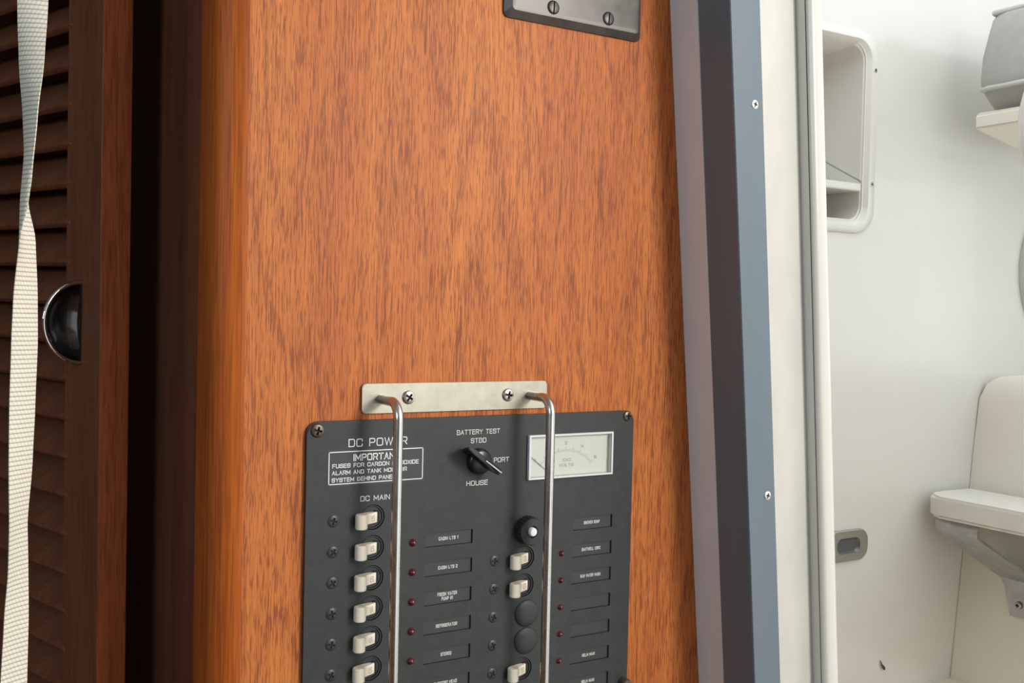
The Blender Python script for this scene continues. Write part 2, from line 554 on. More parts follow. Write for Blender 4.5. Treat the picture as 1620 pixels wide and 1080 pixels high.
# screw heads: one mesh per kind, shared ------------------------------------------------
def cross_cutter(s, depth, w_):
    bm = bmesh.new()
    add_box(bm, -s, s, -depth, .002, -w_, w_)
    bm2 = bmesh.new()
    pts = [(-s, -w_), (-w_, -w_), (-w_, -s), (w_, -s), (w_, -w_), (s, -w_), (s, w_), (w_, w_), (w_, s), (-w_, s), (-w_, w_), (-s, w_)]
    bm.free()
    prism(bm2, pts, 'y', -.02, -depth)
    return bm2
def dark_recess(me, dome, rad):
    """shade inside the driver recess, painted in as black faces"""
    me.materials.clear()
    me.materials.append(MATS['screw_dark'])
    me.materials.append(MATS['slot_black'])
    for p in me.polygons:
        c = p.center
        if c.y > -dome * .62 and c.y < -1e-5 and math.hypot(c.x, c.z) < rad * .62:
            p.material_index = 1
    return me
def phillips(rad, dome, name):
    bm = bmesh.new()
    lathe(bm, [(0, 0), (rad, 0), (rad, -.25 * dome), (rad * .86, -.7 * dome), (rad * .55, -.95 * dome), (0, -dome)], 24)
    me = boolean(bm, cross_cutter(rad * .58, dome * .15 if dome > .0006 else dome * .1, rad * .17), name=name)
    return smooth_me(dark_recess(me, dome, rad), 35)
def slotted(rad, dome, name):
    bm = bmesh.new()
    lathe(bm, [(0, 0), (rad, 0), (rad, -.3 * dome), (rad * .8, -.8 * dome), (0, -dome)], 24)
    c = bmesh.new()
    add_box(c, -rad * .13, rad * .13, -.02, -dome * .2, -rad * 1.2, rad * 1.2)
    return smooth_me(dark_recess(boolean(bm, c, name=name), dome, rad * 1.7), 35)
ME_PAN = phillips(.0047, .0022, 'screw')
ME_FLAT = phillips(.0042, .0009, 'screw')
ME_SLOT = slotted(.0049, .0014, 'screw')
def screw(me, mat, parent, loc, spin=0.0, sc=1.0, name='screw', rotz=0.0):
    o = bpy.data.objects.new(name, me)
    if not me.materials:
        me.materials.append(MATS[mat])
    o.parent = parent
    o.location = loc
    o.rotation_euler = (0, spin, rotz)
    o.scale = (sc, sc, sc)
    COL.objects.link(o)
    o.material_slots[0].link = 'OBJECT'
    o.material_slots[0].material = MATS[mat]
    return o

# ================================================================= the setting
Z0, Z1 = 0.0, 2.10
def edge_x(x_eye, tilt, z):           # the door frame leans: x grows downward
    return x_eye - tilt * (z - H)

# teak bulkhead (its right edge leans with the door frame)
bm = bmesh.new()
prism(bm, [(-.1895, Z0), (edge_x(.157, .0936, Z0), Z0), (edge_x(.157, .0936, Z1), Z1), (-.1895, Z1)], 'y', 0, .02)
wf = obj('wall_front', bm, 'teak_veneer')
tag(wf, 'varnished orange teak bulkhead with vertical grain carrying the black breaker panel', 'wall', kind='structure')

# rounded corner post
bm = bmesh.new()
RAD = .020
pts = [(-.1895, -.0012)] + [(-.190 - RAD * math.sin(R(a)), -.0012 + RAD * (1 - math.cos(R(a)))) for a in range(3, 91, 6)] + [(-.210, .032), (-.1895, .032)]
prism(bm, pts, 'z', Z0, Z1)
tag(obj('trim_1', bm, 'teak_post', smooth=40), 'rounded teak corner post along the left edge of the bulkhead', 'post', kind='structure')
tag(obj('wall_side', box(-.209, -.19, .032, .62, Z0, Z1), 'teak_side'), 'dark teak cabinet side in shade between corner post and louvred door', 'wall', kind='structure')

# door frame: each run is a leaning extrusion given by (x at eye height, tilt, y)
def run(name, pts, mat, label, cat='trim', smooth=None):
    bm_ = bmesh.new()
    A = [bm_.verts.new((edge_x(x, t, Z0), y, Z0)) for x, t, y in pts]
    B = [bm_.verts.new((edge_x(x, t, Z1), y, Z1)) for x, t, y in pts]
    n = len(pts)
    bm_.faces.new(A)
    bm_.faces.new(B[::-1])
    for i in range(n):
        bm_.faces.new((A[i], A[(i + 1) % n], B[(i + 1) % n], B[i]))
    return tag(obj(name, bm_, mat, smooth=smooth), label, cat, kind='structure')
T = .0865
run('trim_2', [(.1549, .0905, .02), (.1549, .0905, -.0305), (.178, T, -.0305), (.178, T, .02)], 'jamb_white',
    'dull off-white jamb strip between teak bulkhead and blue channel', 'trim')
chan = run('trim_3', [(.1551, .087, -.0306), (.1551, .0875, -.0635), (.1556, .0875, -.0645), (.1826, .0825, -.0645), (.1834, .0825, -.0637), (.1834, .0825, -.0306)],
    'channel_blue', 'blue-grey metal channel screwed along the door frame', 'trim')
for z, x in ((1.6548, .1619), (1.3680, .1862)):
    s = screw(ME_FLAT, 'screw_zinc', chan, (x, -.0645, z), spin=.3)
    s.scale = (.78, .9, .78)
run('trim_4', [(.1836, .0815, .02), (.1836, .0815, -.052), (.2316, .080, -.052), (.2316, .080, .02)], 'gelcoat_worn',
    'flat cream frame board with faint smudges beside the blue channel', 'trim')
bull = [(.2318, .079, .02), (.2318, .079, -.0610)]
for a in range(0, 91, 15):
    bull.append((.2318 + .0045 * (1 - math.cos(R(a))), .0775, -.0610 - .0045 * math.sin(R(a))))
for a in range(0, 91, 10):
    bull.append((.2415 + .0085 * math.sin(R(a)), .080, -.0655 + .0085 * (1 - math.cos(R(a)))))
bull.append((.2500, .080, .02))
run('trim_5', bull, 'gelcoat_trim', 'rounded white bullnose edge of the open doorway', 'trim', smooth=50)

# ---- white compartment beyond the doorway
wb = bmesh.new()
add_box(wb, .27, 1.76, .5, .62, .0, 2.45)
ct = bmesh.new()
prism(ct, rrect(.735, .9345, .155, .435, .028), 'y', .40, .60)
for v in ct.verts:
    v.co.z += H
me = boolean(wb, ct, name='wall_back')
tag(link('wall_back', me, 'gelcoat'), 'glossy white moulded wall seen through the doorway', 'wall', kind='structure')
tag(obj('wall_right', box(1.72, 1.80, .15, .5, 0, 2.45), 'gelcoat'), 'white wall at the right of the compartment', 'wall', kind='structure')
bm = bmesh.new()
prism(bm, [(.37, .5), (1.76, .5), (1.76, .36), (1.30, .40), (1.12, .485), (.37, .485)], 'z', .80, .885)
tag(obj('trim_6', bm, 'gelcoat_warm'), 'low white ledge at the foot of the moulded wall', 'ledge', kind='structure')

# ---- cabin shell (out of frame, it keeps the left side dark)
tag(obj('floor', box(-1.7, 2.6, -3.0, .62, -.05, 0), 'teak_sole'), 'teak cabin sole underfoot', 'floor', kind='structure')
tag(obj('floor_cockpit', box(.42, 1.72, -.75, .5, .66, .70), 'sole_beige'), 'beige moulded sole of the white compartment', 'floor', kind='structure')
tag(obj('ceiling', box(-1.7, .26, -3.0, .62, 2.10, 2.15), 'headliner'), 'pale headliner over the cabin', 'ceiling', kind='structure')
tag(obj('wall_left', box(-1.75, -1.7, -3.0, .62, 0, 2.10), 'teak_side'), 'dark teak hull side at the far left', 'wall', kind='structure')
tag(obj('wall_locker', box(-1.7, -.19, .62, .66, 0, 2.10), 'teak_side'), 'dark teak locker back behind the louvred door', 'wall', kind='structure')
tag(obj('wall_rear', box(-1.7, .20, -3.05, -3.0, 0, 2.10), 'headliner'), 'pale wall behind the viewer', 'wall', kind='structure')
tag(obj('light_blocker', box(.475, 1.0, -.79, -.75, 0, 1.98), 'gelcoat'), 'unseen white panel added to keep the window light out of the compartment', 'wall', kind='structure')  # unseen, added only to block the window light from the compartment

# ================================================================= louvred door
DD = Vector((-.3322, .9432, 0)).normalized()
NNv = Vector((DD.y, -DD.x, 0))                # into the door's thickness
NEAR = Vector((-.25228, .12559, 0))
door = empty('door_1', (NEAR.x, NEAR.y, .95))
# local axes: x = along the door away from its free edge, y = thickness, z up
door.rotation_euler = (0, 0, math.atan2(DD.y, DD.x))
tag(door, 'dark teak louvred locker door with chrome cup pull behind the hanging strap', 'door', kind='structure')
DH = 1.08
TH = -.0205                                   # the thickness lies on local -y (away from the viewer)
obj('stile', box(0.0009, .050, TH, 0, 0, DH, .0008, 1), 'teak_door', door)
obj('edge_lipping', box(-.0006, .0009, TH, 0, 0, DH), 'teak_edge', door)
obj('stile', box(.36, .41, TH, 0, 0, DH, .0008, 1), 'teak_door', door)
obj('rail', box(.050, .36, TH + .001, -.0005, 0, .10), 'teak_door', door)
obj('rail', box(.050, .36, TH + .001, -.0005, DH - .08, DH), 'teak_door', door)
pitch = .0278
bm = bmesh.new()
add_box(bm, .044, .366, -.0190, .0190, -.0026, .0026, .0012, 2)
for v in bm.verts:
    v.co.y, v.co.z = (v.co.y * math.cos(R(-50)) - v.co.z * math.sin(R(-50)), v.co.y * math.sin(R(-50)) + v.co.z * math.cos(R(-50)))
slat_me = mesh_of(bm, 'slat', 30)
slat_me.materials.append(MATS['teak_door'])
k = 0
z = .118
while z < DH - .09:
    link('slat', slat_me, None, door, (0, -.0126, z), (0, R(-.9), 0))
    z += pitch
# back board of the door keeps the gaps dark
# cup pull: a quarter-sphere shell, open towards the free edge of the door
bm = bmesh.new()
n1, n2 = 18, 12
HR, PR, DP = .0285, .0270, .021
for (sc_) in (1.0, .93):
    rows = []
    for i in range(n2 + 1):
        b_ = R(90 * i / n2)                   # 0 at the open rim, 90 at the back
        row = []
        for j in range(n1 + 1):
            a_ = R(-90 + 180 * j / n1)
            row.append(bm.verts.new((DP * math.sin(b_) * sc_, PR * math.cos(b_) * math.cos(a_) * sc_, HR * math.cos(b_) * math.sin(a_) * sc_)))
        rows.append(row)
    if sc_ == 1.0:
        outer = rows
    else:
        inner = rows
    for i in range(n2):
        for j in range(n1):
            bm.faces.new((rows[i][j], rows[i][j + 1], rows[i + 1][j + 1], rows[i + 1][j]))
for j in range(n1):
    bm.faces.new((outer[0][j], outer[0][j + 1], inner[0][j + 1], inner[0][j]))
bmesh.ops.remove_doubles(bm, verts=bm.verts, dist=1e-5)
pull = obj('cup_pull', bm, 'chrome', door, (.0265, .0002, .536), smooth=50)
pull['label'] = 'chrome half-round cup pull'
bm = bmesh.new()
hp = [(DP * 1.02 * math.cos(R(a)), HR * 1.02 * math.sin(R(a))) for a in range(-90, 91, 10)]
prism(bm, hp, 'z', .0001, .0010)
for v in bm.verts:
    v.co.y, v.co.z = v.co.z, v.co.y
obj('back_plate', bm, 'knob_black', pull)
bm = bmesh.new()
tube(bm, [(0, PR * .985 * math.cos(R(a)), HR * .985 * math.sin(R(a))) for a in range(-90, 91, 9)], .0016, 8)
obj('rim', bm, 'chrome', pull, smooth=60)

# ================================================================= hanging strap
keys = [  # z, centre x, centre y, twist (deg)
    (1.80, -.3055, .0262, -8), (1.6704, -.3063, .0237, 4), (1.64, -.3067, .0232, 25), (1.605, -.3072, .0222, 52), (1.57, -.3078, .0212, 68), (1.5559, -.3080, .0208, 78),
    (1.535, -.3082, .0202, 108), (1.50, -.3090, .0196, 128), (1.4773, -.3093, .0191, 134), (1.44, -.3102, .0186, 132), (1.41, -.3108, .0178, 126), (1.3736, -.3118, .0166, 112),
    (1.35, -.3117, .0163, 116), (1.32, -.3125, .0158, 128), (1.2842, -.3135, .0152, 134), (1.20, -.3150, .0140, 142), (1.10, -.316, .013, 150)]
def interp(z):
    for (za, *A), (zb, *B) in zip(keys, keys[1:]):
        if zb <= z <= za:
            t = (za - z) / (za - zb)
            t = t * t * (3 - 2 * t) * .5 + t * .5
            return [a + (b - a) * t for a, b in zip(A, B)]
    return list(keys[-1][1:])
bm = bmesh.new()
uvl = bm.loops.layers.uv.new('weave')
NW, NL = 8, 150
WID, THK = .0163, .0011
grid = {}
for i in range(NL + 1):
    z = 1.80 - (1.80 - 1.10) * i / NL
    cx, cy, tw = interp(z)
    # width axis faces the camera's image plane when twist = 0
    ax = Vector((math.cos(YAW - R(14)), -math.sin(YAW - R(14)), 0))
    nx = Vector((ax.y, -ax.x, 0))
    d1 = ax * math.cos(R(tw)) + nx * math.sin(R(tw))
    d2 = -ax * math.sin(R(tw)) + nx * math.cos(R(tw))
    for s in (0, 1):
        for j in range(NW + 1):
            u = j / NW - .5
            q = Vector((cx, cy, z)) + d1 * (u * WID) + d2 * ((s - .5) * THK * (1 - .5 * abs(2 * u) ** 4) + (.0010 * math.sin(z * 20) + .0042 * math.exp(-((z - 1.548) / .035) ** 2)) * math.cos(u * math.pi))
            grid[(i, j, s)] = bm.verts.new(q)
def strap_face(ids):
    f_ = bm.faces.new([grid[q] for q in ids])
    for l, q in zip(f_.loops, ids):
        l[uvl].uv = ((q[1] / NW) * 7 + (.4 if q[2] else 0), q[0] / NL * 0.70 / .0026)
for i in range(NL):
    for j in range(NW):
        strap_face([(i, j, 0), (i, j + 1, 0), (i + 1, j + 1, 0), (i + 1, j, 0)])
        strap_face([(i, j, 1), (i + 1, j, 1), (i + 1, j + 1, 1), (i, j + 1, 1)])
    strap_face([(i, 0, 0), (i + 1, 0, 0), (i + 1, 0, 1), (i, 0, 1)])
    strap_face([(i, NW, 0), (i, NW, 1), (i + 1, NW, 1), (i + 1, NW, 0)])
tag(obj('hanging_strap', bm, 'webbing', smooth=60), 'cream woven webbing strap hanging twisted in front of the louvred door', 'strap')

# ================================================================= breaker panel
OX, OZ = -.0018, H                            # panel origin on the bulkhead
pan = empty('breaker_panel', (OX, -.0001, OZ - .36))
tag(pan, 'black direct-current breaker panel with ivory toggles and a voltmeter on the teak bulkhead', 'breaker panel')
def pz(z):                                    # heights below are measured from eye level
    return z + .36
FT = .003                                     # plate thickness
LX, RXB = -.1025, .0143
LB = [-.1355 - .0199 * i for i in range(7)]
RBZ = [-.1740, -.1937, -.2537, -.2736]
CAPS = [-.2140, -.2337]
LLAB = [(-.0641, -.0280, -.1497 - .0199 * i) for i in range(6)]
RLAB = [(.0555, .0907, -.1489 - .0198 * i) for i in range(7)]
LH = .0097
MX0, MX1, MZ0, MZ1 = .0148, .0883, -.1185, -.0866

fp = bmesh.new()
prism(fp, rrect(-.1482, .1085, pz(-.36), pz(-.0718), .0075), 'y', 0, -FT)
bmesh.ops.bevel(fp, geom=[e for e in fp.edges if all(abs(v.co.y + FT) < 1e-6 for v in e.verts)], offset=.0007, segments=2, affect='EDGES')
ct = bmesh.new()
for z in LB:
    lathe(ct, [(0, .01), (.0083, .01), (.0083, -.01), (0, -.01)], 32, LX, pz(z))
for z in RBZ:
    lathe(ct, [(0, .01), (.0083, .01), (.0083, -.01), (0, -.01)], 32, RXB, pz(z))
for x0, x1, zt in LLAB + RLAB:
    add_box(ct, x0, x1, -.01, .01, pz(zt - LH), pz(zt))
add_box(ct, MX0, MX1, -.01, .01, pz(MZ0), pz(MZ1))
link('faceplate', boolean(fp, ct, name='faceplate'), 'panel_black', pan)

# label strips in their windows
LT = ['CABIN LTS 1', 'CABIN LTS 2', 'FRESH WATER\nPUMP #1', 'REFRIGERATOR', 'STEREO', 'ELECTRIC HEAD']
RT = ['SHOWER SUMP', 'BAITWELL CIRC', 'RAW WATER WASH', None, None, 'HELM MAIN', 'HELM MAIN']
for labs, txts, hh, pc in ((LLAB, LT, .0023, .00135), (RLAB, RT, .0023, .00128)):
    for (x0, x1, zt), t in zip(labs, txts):
        zc = pz(zt - LH / 2)
        lp = obj('label_plate', box(x0 + .0002, x1 - .0002, -.0016, -.0002, zc - LH / 2 + .0002, zc + LH / 2 - .0002), 'label_black', pan)
        if t:
            two = '\n' in t
            n = max(len(q) for q in t.split('\n'))
            xc = (x0 + x1) / 2
            text(t, xc - n * pc / 2, xc + n * pc / 2, zc, .0056 if two else hh, -.0016, 'print_white', lp, weight=.17, asp=.62)

# breakers: bezel disc with slot, ivory lever, rating
bm = bmesh.new()
lathe(bm, [(0, -.0002), (.0081, -.0002), (.0081, -.0014), (.0077, -.0020), (.0070, -.0020), (.0066, -.0011), (0, -.0011)], 32)
bez = mesh_of(bm, 'breaker', 35)
bez.materials.append(MATS['bezel_black'])
bm = bmesh.new()
add_box(bm, .0010, .0047, -.0024, -.0010, -.0041, .0041, .0003, 1)
slot_me = mesh_of(bm, 'slot')
slot_me.materials.append(MATS['slot_black'])
bm = bmesh.new()
# flat bar, then a thicker rounded grip at its end
prism(bm, [(.0028, -.0010), (.0028, -.0036), (-.0050, -.0075), (-.0098, -.0085), (-.0098, -.0028), (-.0040, -.0016)], 'z', -.0034, .0034)
bmesh.ops.bevel(bm, geom=bm.edges[:], offset=.0003, segments=1, affect='EDGES')
b2 = bmesh.new()
pts = [(-.0096 + .0040 * math.cos(R(a)), -.0068 + .0040 * math.sin(R(a))) for a in range(0, 360, 20)]
prism(b2, pts, 'z', -.0062, .0033)
bmesh.ops.bevel(b2, geom=[e for e in b2.edges if abs(e.verts[0].co.z - e.verts[1].co.z) < 1e-6], offset=.0005, segments=2, affect='EDGES')
lev = smooth_me(boolean(bm, b2, 'UNION', 'lever'), 40)
lev.materials.clear()
lev.materials.append(MATS['ivory'])
def breaker(x, z, rating):
    b = link('breaker', bez, None, pan, (x, -.0003, pz(z)))
    link('slot', slot_me, None, b)
    l = link('lever', lev, None, b)
    l['label'] = 'ivory toggle lever'
    # rating printed sideways on the sloping face of the bar
    t_ = text(rating, -.0021, .0009, 0, .0040, 0, 'print_tan', b, 'rating_lettering', rot=1)
    ang = math.atan2(.0039, .0078)
    for v in t_.data.vertices:
        x_, y_ = v.co.x, v.co.y - .00012
        c, s = math.cos(ang), math.sin(ang)
        v.co.x, v.co.y = .0028 - .0030 + x_ * c - y_ * s * -1 - .0002, -.0036 - .0016 + x_ * s + y_ * c
    return b
for z, t in zip(LB, ('10', '10', '10', '15', '15', '10', '10')):
    breaker(LX, z, t)
for z, t in zip(RBZ, ('5', '5', '50', '50')):
    breaker(RXB, z, t)

# blanking caps
bm = bmesh.new()
lathe(bm, [(.0096, 0), (.0096, -.0006), (.0088, -.0014), (.006, -.0020), (.003, -.0023), (0, -.0024)], 32)
cap = mesh_of(bm, 'blanking_cap', 60)
cap.materials.append(MATS['panel_black'])
for z in CAPS:
    link('blanking_cap', cap, None, pan, (.0170, -FT, pz(z)))

# screws beside the breakers, corner screws
for i, z in enumerate(LB):
    screw(ME_FLAT, 'screw_dark', pan, (-.1297, -FT + .0001, pz(z - .0003)), .3 + i * .37, .95)
for i in range(6):
    screw(ME_FLAT, 'screw_dark', pan, (-.0102, -FT + .0001, pz(-.1738 - .0199 * i)), .1 + i * .9, .92)
screw(ME_PAN, 'screw_brown', pan, (-.1414, -FT + .0002, pz(-.0773)), .25, .95)
screw(ME_PAN, 'screw_brown', pan, (.1024, -FT + .0002, pz(-.0758)), 0.05, .82)
# knurled thumbscrew low at the right edge
bm = bmesh.new()
lathe(bm, [(0, 0), (.0038, 0), (.0038, -.006), (.003, -.007), (0, -.0072)], 18)
obj('thumbscrew', bm, 'screw_brown', pan, (.1040, -FT, pz(-.2778)), smooth=40)

# indicator lamps
bm = bmesh.new()
lathe(bm, [(.0026, 0), (.0026, -.0004), (.0021, -.0008), (.0019, -.0017), (.0013, -.0025), (.0006, -.0029), (0, -.0030)], 18)
led = mesh_of(bm, 'indicator_lamp', 60)
led.materials.append(MATS['led_red'])
for i in range(6):
    link('indicator_lamp', led, None, pan, (-.0735, -FT + .0001, pz(-.1549 - .0199 * i)))
for i in range(5):
    link('indicator_lamp', led, None, pan, (.0459, -FT + .0001, pz(-.1741 - .0197 * i))).scale = (.85, .85, .85)

# fuse holder: knurled ring with a white button
bm = bmesh.new()
n = 48
prof = [(.0102, 0), (.0102, -.0075), (.0092, -.0088), (.0045, -.0088), (.0040, -.0070), (0, -.0070)]
lathe(bm, prof, n)
for v in bm.verts:
    rr_ = math.hypot(v.co.x, v.co.z)
    if rr_ > .0100:
        a = round(math.atan2(v.co.z, v.co.x) / (2 * math.pi) * n)
        if a % 2:
            v.co.x *= .93
            v.co.z *= .93
fh = obj('fuse_holder', bm, 'bezel_black', pan, (.0152, -FT, pz(-.1540)), smooth=25)
bm = bmesh.new()
lathe(bm, [(.0031, -.0065), (.0031, -.0096), (.0026, -.0104), (0, -.0106)], 20)
obj('button', bm, 'button_white', fh, smooth=40)

# battery-test selector
bm = bmesh.new()
lathe(bm, [(.0092, 0), (.0090, -.0025), (.0083, -.0040), (.0070, -.0048), (0, -.0050)], 32)
sel = obj('selector_switch', bm, 'knob_black', pan, (-.0247, -FT, pz(-.1030)), smooth=35)
bm = bmesh.new()
pr = [(-.0160, -.0140), (-.0120, -.0030), (-.0090, -.0006), (.0090, -.0006), (.0120, -.0050), (.0160, -.0118), (.0155, -.0136), (.0040, -.0150), (-.0100, -.0152)]
A = [bm.verts.new((x, y, -.0020 if x > -.012 else -.0008)) for x, y in pr]
B = [bm.verts.new((x, y, .0020 if x > -.012 else .0008)) for x, y in pr]
bm.faces.new(A)
bm.faces.new(B[::-1])
for i in range(len(pr)):
    j = (i + 1) % len(pr)
    bm.faces.new((A[i], A[j], B[j], B[i]))
bmesh.ops.bevel(bm, geom=bm.edges[:], offset=.0006, segments=2, affect='EDGES')
obj('pointer', bm, 'knob_black', sel, (-.0038, 0, .0028), (0, R(36), 0), smooth=40).scale = (1.0, 1.15, 1.0)
bm = bmesh.new()
add_box(bm, -.0002, .0150, -.0156, -.0149, -.0004, .0004)
obj('pointer_line', bm, 'print_grey', sel, (-.0038, 0, .0028), (0, R(36), 0)).scale = (1.0, 1.15, 1.0)

# voltmeter
vm = bmesh.new()
prism(vm, [(MX0 + .0001, pz(MZ0) + .0001), (MX1 - .0001, pz(MZ0) + .0001), (MX1 - .0001, pz(MZ1) - .0001), (MX0 + .0001, pz(MZ1) - .0001)], 'y', -.0002, -.0056)
ct = bmesh.new()
add_box(ct, MX0 + .0016, MX1 - .0016, -.02, -.0009, pz(MZ0) + .0014, pz(MZ1) - .0014)
vmo = link('voltmeter', boolean(vm, ct, name='voltmeter'), 'meter_case', pan)
vmo['label'] = 'white rectangular voltmeter'
obj('dial', box(MX0 + .0017, MX1 - .0017, -.0014, -.0010, pz(MZ0) + .0015, pz(MZ1) - .0015), 'dial_white', vmo)
cx, cz = .0485, pz(-.1290)
bm = bmesh.new()
for i in range(33):
    a = R(138 - 96 * i / 32)
    L_ = .0032 if i % 4 == 0 else .0017
    r1, r2, hw = .0290, .0290 + L_, .00014
    d = Vector((math.cos(a), 0, math.sin(a)))
    p = Vector((-d.z, 0, d.x)) * hw
    c0 = Vector((cx, -.00142, cz))
    q = [c0 + d * r1 - p, c0 + d * r1 + p, c0 + d * r2 + p, c0 + d * r2 - p]
    f1 = [bm.verts.new(v) for v in q]
    f2 = [bm.verts.new(v + Vector((0, -.00006, 0))) for v in q]
    bm.faces.new(f2)
    for k_ in range(4):
        bm.faces.new((f1[k_], f1[(k_ + 1) % 4], f2[(k_ + 1) % 4], f2[k_]))
obj('scale_marks', bm, 'print_tan', vmo)
for i, t in enumerate(('8', '10', '12', '14', '16')):
    a = R(138 - 24 * i)
    tx, tz = cx + .0352 * math.cos(a), cz + .0352 * math.sin(a)
    ww = .0013 * len(t)
    text(t, tx - ww / 2, tx + ww / 2, tz, .0024, -.00142, 'print_tan', vmo, 'scale_number')
text('DC', .0462, .0532, pz(-.1062), .0020, -.00142, 'print_tan', vmo)
text('VOLTS', .0432, .0556, pz(-.1100), .0022, -.00142, 'print_tan', vmo)
bm = bmesh.new()
tube(bm, [(.0187, -.0022, pz(-.1028)), (.0365, -.0022, pz(-.1165))], .00017, 6)
obj('needle', bm, 'slot_black', vmo)
obj('cover', box(MX0 + .0016, MX1 - .0016, -.0056, -.0050, pz(MZ0) + .0014, pz(MZ1) - .0014), 'clear_cover', vmo)

# printing on the plate
YP = -FT
text('DC POWER', -.1203, -.0790, pz(-.0862), .0052, YP, 'print_white', pan, weight=.12)
text('BATTERY TEST', -.0420, -.0082, pz(-.0826), .0033, YP, 'print_white', pan)
text('STBD', -.0310, -.0190, pz(-.0886), .0033, YP, 'print_white', pan)
text('PORT', -.0125, -.0003, pz(-.1029), .0033, YP, 'print_white', pan)
text('HOUSE', -.0338, -.0170, pz(-.1180), .0033, YP, 'print_white', pan)
text('DC MAIN', -.1114, -.0908, pz(-.1228), .0034, YP, 'print_white', pan)
# warning sticker
st = obj('warning_sticker', box(-.1345, -.0660, YP - .00012, YP, pz(-.1138), pz(-.0902)), 'label_black', pan)
st['label'] = 'warning sticker with white border'
YS = YP - .00012
bm = bmesh.new()
xa, xb, za, zb, t_ = -.1336, -.0672, pz(-.1125), pz(-.0914), .00055
for q in ((xa, xb, za, za + t_), (xa, xb, zb - t_, zb), (xa, xa + t_, za, zb), (xb - t_, xb, za, zb)):
    add_box(bm, q[0], q[1], YS - .00006, YS, q[2], q[3])
obj('border', bm, 'print_white', st)
text('IMPORTANT', -.1168, -.0842, pz(-.0957), .0046, YS, 'print_white', st, bold=.02)
text('FUSES FOR CARBON MONOXIDE', -.1311, -.0704, pz(-.1006), .0027, YS, 'print_white', st, bold=.018)
text('ALARM AND TANK MONITOR', -.1313, -.0790, pz(-.1050), .0027, YS, 'print_white', st, bold=.018)
text('SYSTEM BEHIND PANEL', -.1313, -.0870, pz(-.1096), .0027, YS, 'print_white', st, bold=.018)

# ================================================================= guard rail over the panel
gd = empty('guard_rail', (-.0415, 0, H - .058))
tag(gd, 'stainless steel guard with two bent rods in front of the breaker panel', 'guard rail')
bm = bmesh.new()
prism(bm, rrect(-.0715, .0702, -.0097, .0097, .0028), 'y', -.0001, -.0022)
bmesh.ops.bevel(bm, geom=[e for e in bm.edges if all(abs(v.co.y + .0022) < 1e-6 for v in e.verts)], offset=.0004, segments=2, affect='EDGES')
obj('mounting_plate', bm, 'steel_plate', gd)
for x in (-.0582, .0560):
    path = [(x, -.0020, -.0005)]
    rb = .011
    for a in range(0, 91, 10):
        path.append((x, -.030 + rb - rb * math.sin(R(a)), -.0005 - rb + rb * math.cos(R(a))))
    path += [(x, -.030, -.10), (x, -.030, -.20), (x, -.030, -.28)]
    for a in range(0, 91, 15):
        path.append((x, -.030 + rb - rb * math.cos(R(a)), -.28 - rb * math.sin(R(a))))
    path.append((x, -.0032, -.28 - rb))
    bm = bmesh.new()
    tube(bm, path, .0032, 20)
    obj('rod', bm, 'steel', gd, smooth=60)
for x, s in ((-.0386, .6), (.0378, .15)):
    screw(ME_PAN, 'steel_screw', gd, (x, -.0021, .0003), s, .98)

# ================================================================= switch plate
sp = empty('switch_plate', (.0455, 0, H + .2040))
tag(sp, 'grey-brown metal double switch plate with slotted screws at the top of the bulkhead', 'switch plate')
bm = bmesh.new()
def ring(inset, y, r):
    return [bm.verts.new((p[0], y, p[1])) for p in rrect(-.0590 + inset, .0588 - inset, inset, .118 - inset, r, 4)]
rings = [ring(0, -.0001, .004), ring(0, -.0016, .004), ring(.0046, -.0056, .003), ring(.0066, -.0060, .002)]
for a, b in zip(rings, rings[1:]):
    for i in range(len(a)):
        j = (i + 1) % len(a)
        bm.faces.new((a[i], a[j], b[j], b[i]))
bm.faces.new(rings[0])
bm.faces.new(rings[-1][::-1])
obj('cover_plate', bm, 'bronze_plate', sp, smooth=20)
for x in (-.0215, .0262):
    screw(ME_SLOT, 'bronze_plate', sp, (x, -.0059, .0112), .05)
    screw(ME_SLOT, 'bronze_plate', sp, (x, -.0059, .1068), .4)
    rk = obj('rocker_bezel', box(x - .0080, x + .0195, -.0072, -.0058, .0285, .0860, .0004, 1), 'bronze_plate', sp)
    obj('rocker', box(x - .0060, x + .0150, -.0095, -.0060, .0345, .0835, .001, 2), 'rocker', rk)

# ================================================================= things in the white compartment
# recessed storage tray
tr = empty('storage_tray', (.835, .5, H + .137))
tag(tr, 'white moulded recessed storage tray with a shelf, let into the white wall', 'storage tray')
bm = bmesh.new()
TZ = .315
def trr(x0, x1, z0, z1, r, y):
    return [bm.verts.new((p[0], y, p[1])) for p in rrect(x0, x1, z0, z1, r, 8)]
loops = [trr(-.1245, .1245, 0, TZ, .040, -.0003), trr(-.1245, .1245, 0, TZ, .040, -.003), trr(-.1215, .1215, .003, TZ - .003, .037, -.0055),
         trr(-.108, .108, .012, TZ - .012, .032, -.0055), trr(-.0975, .0975, .022, TZ - .021, .024, .004), trr(-.090, .090, .026, TZ - .026, .018, .086)]
for a, b in zip(loops, loops[1:]):
    for i in range(len(a)):
        j = (i + 1) % len(a)
        bm.faces.new((a[i], a[j], b[j], b[i]))
bm.faces.new(loops[-1])
obj('tray_body', bm, 'gelcoat', tr, smooth=40)
obj('shelf', box(-.094, .093, -.004, .083, .066, .079, .003, 3), 'gelcoat', tr, smooth=40)
bm = bmesh.new()
tube(bm, [(.0950, -.001, .081), (.088, -.003, .0835), (.060, -.003, .0915), (.029, -.003, .1005), (-.03, -.003, .118), (-.0935, -.001, .136)], .0014, 8)
obj('retaining_cord', bm, 'grey_trim', tr, smooth=60)
for x, z in ((.1152, .2585), (.1155, .0785)):
    screw(ME_FLAT, 'alloy', tr, (x, -.0054, z), .4, 1.0)
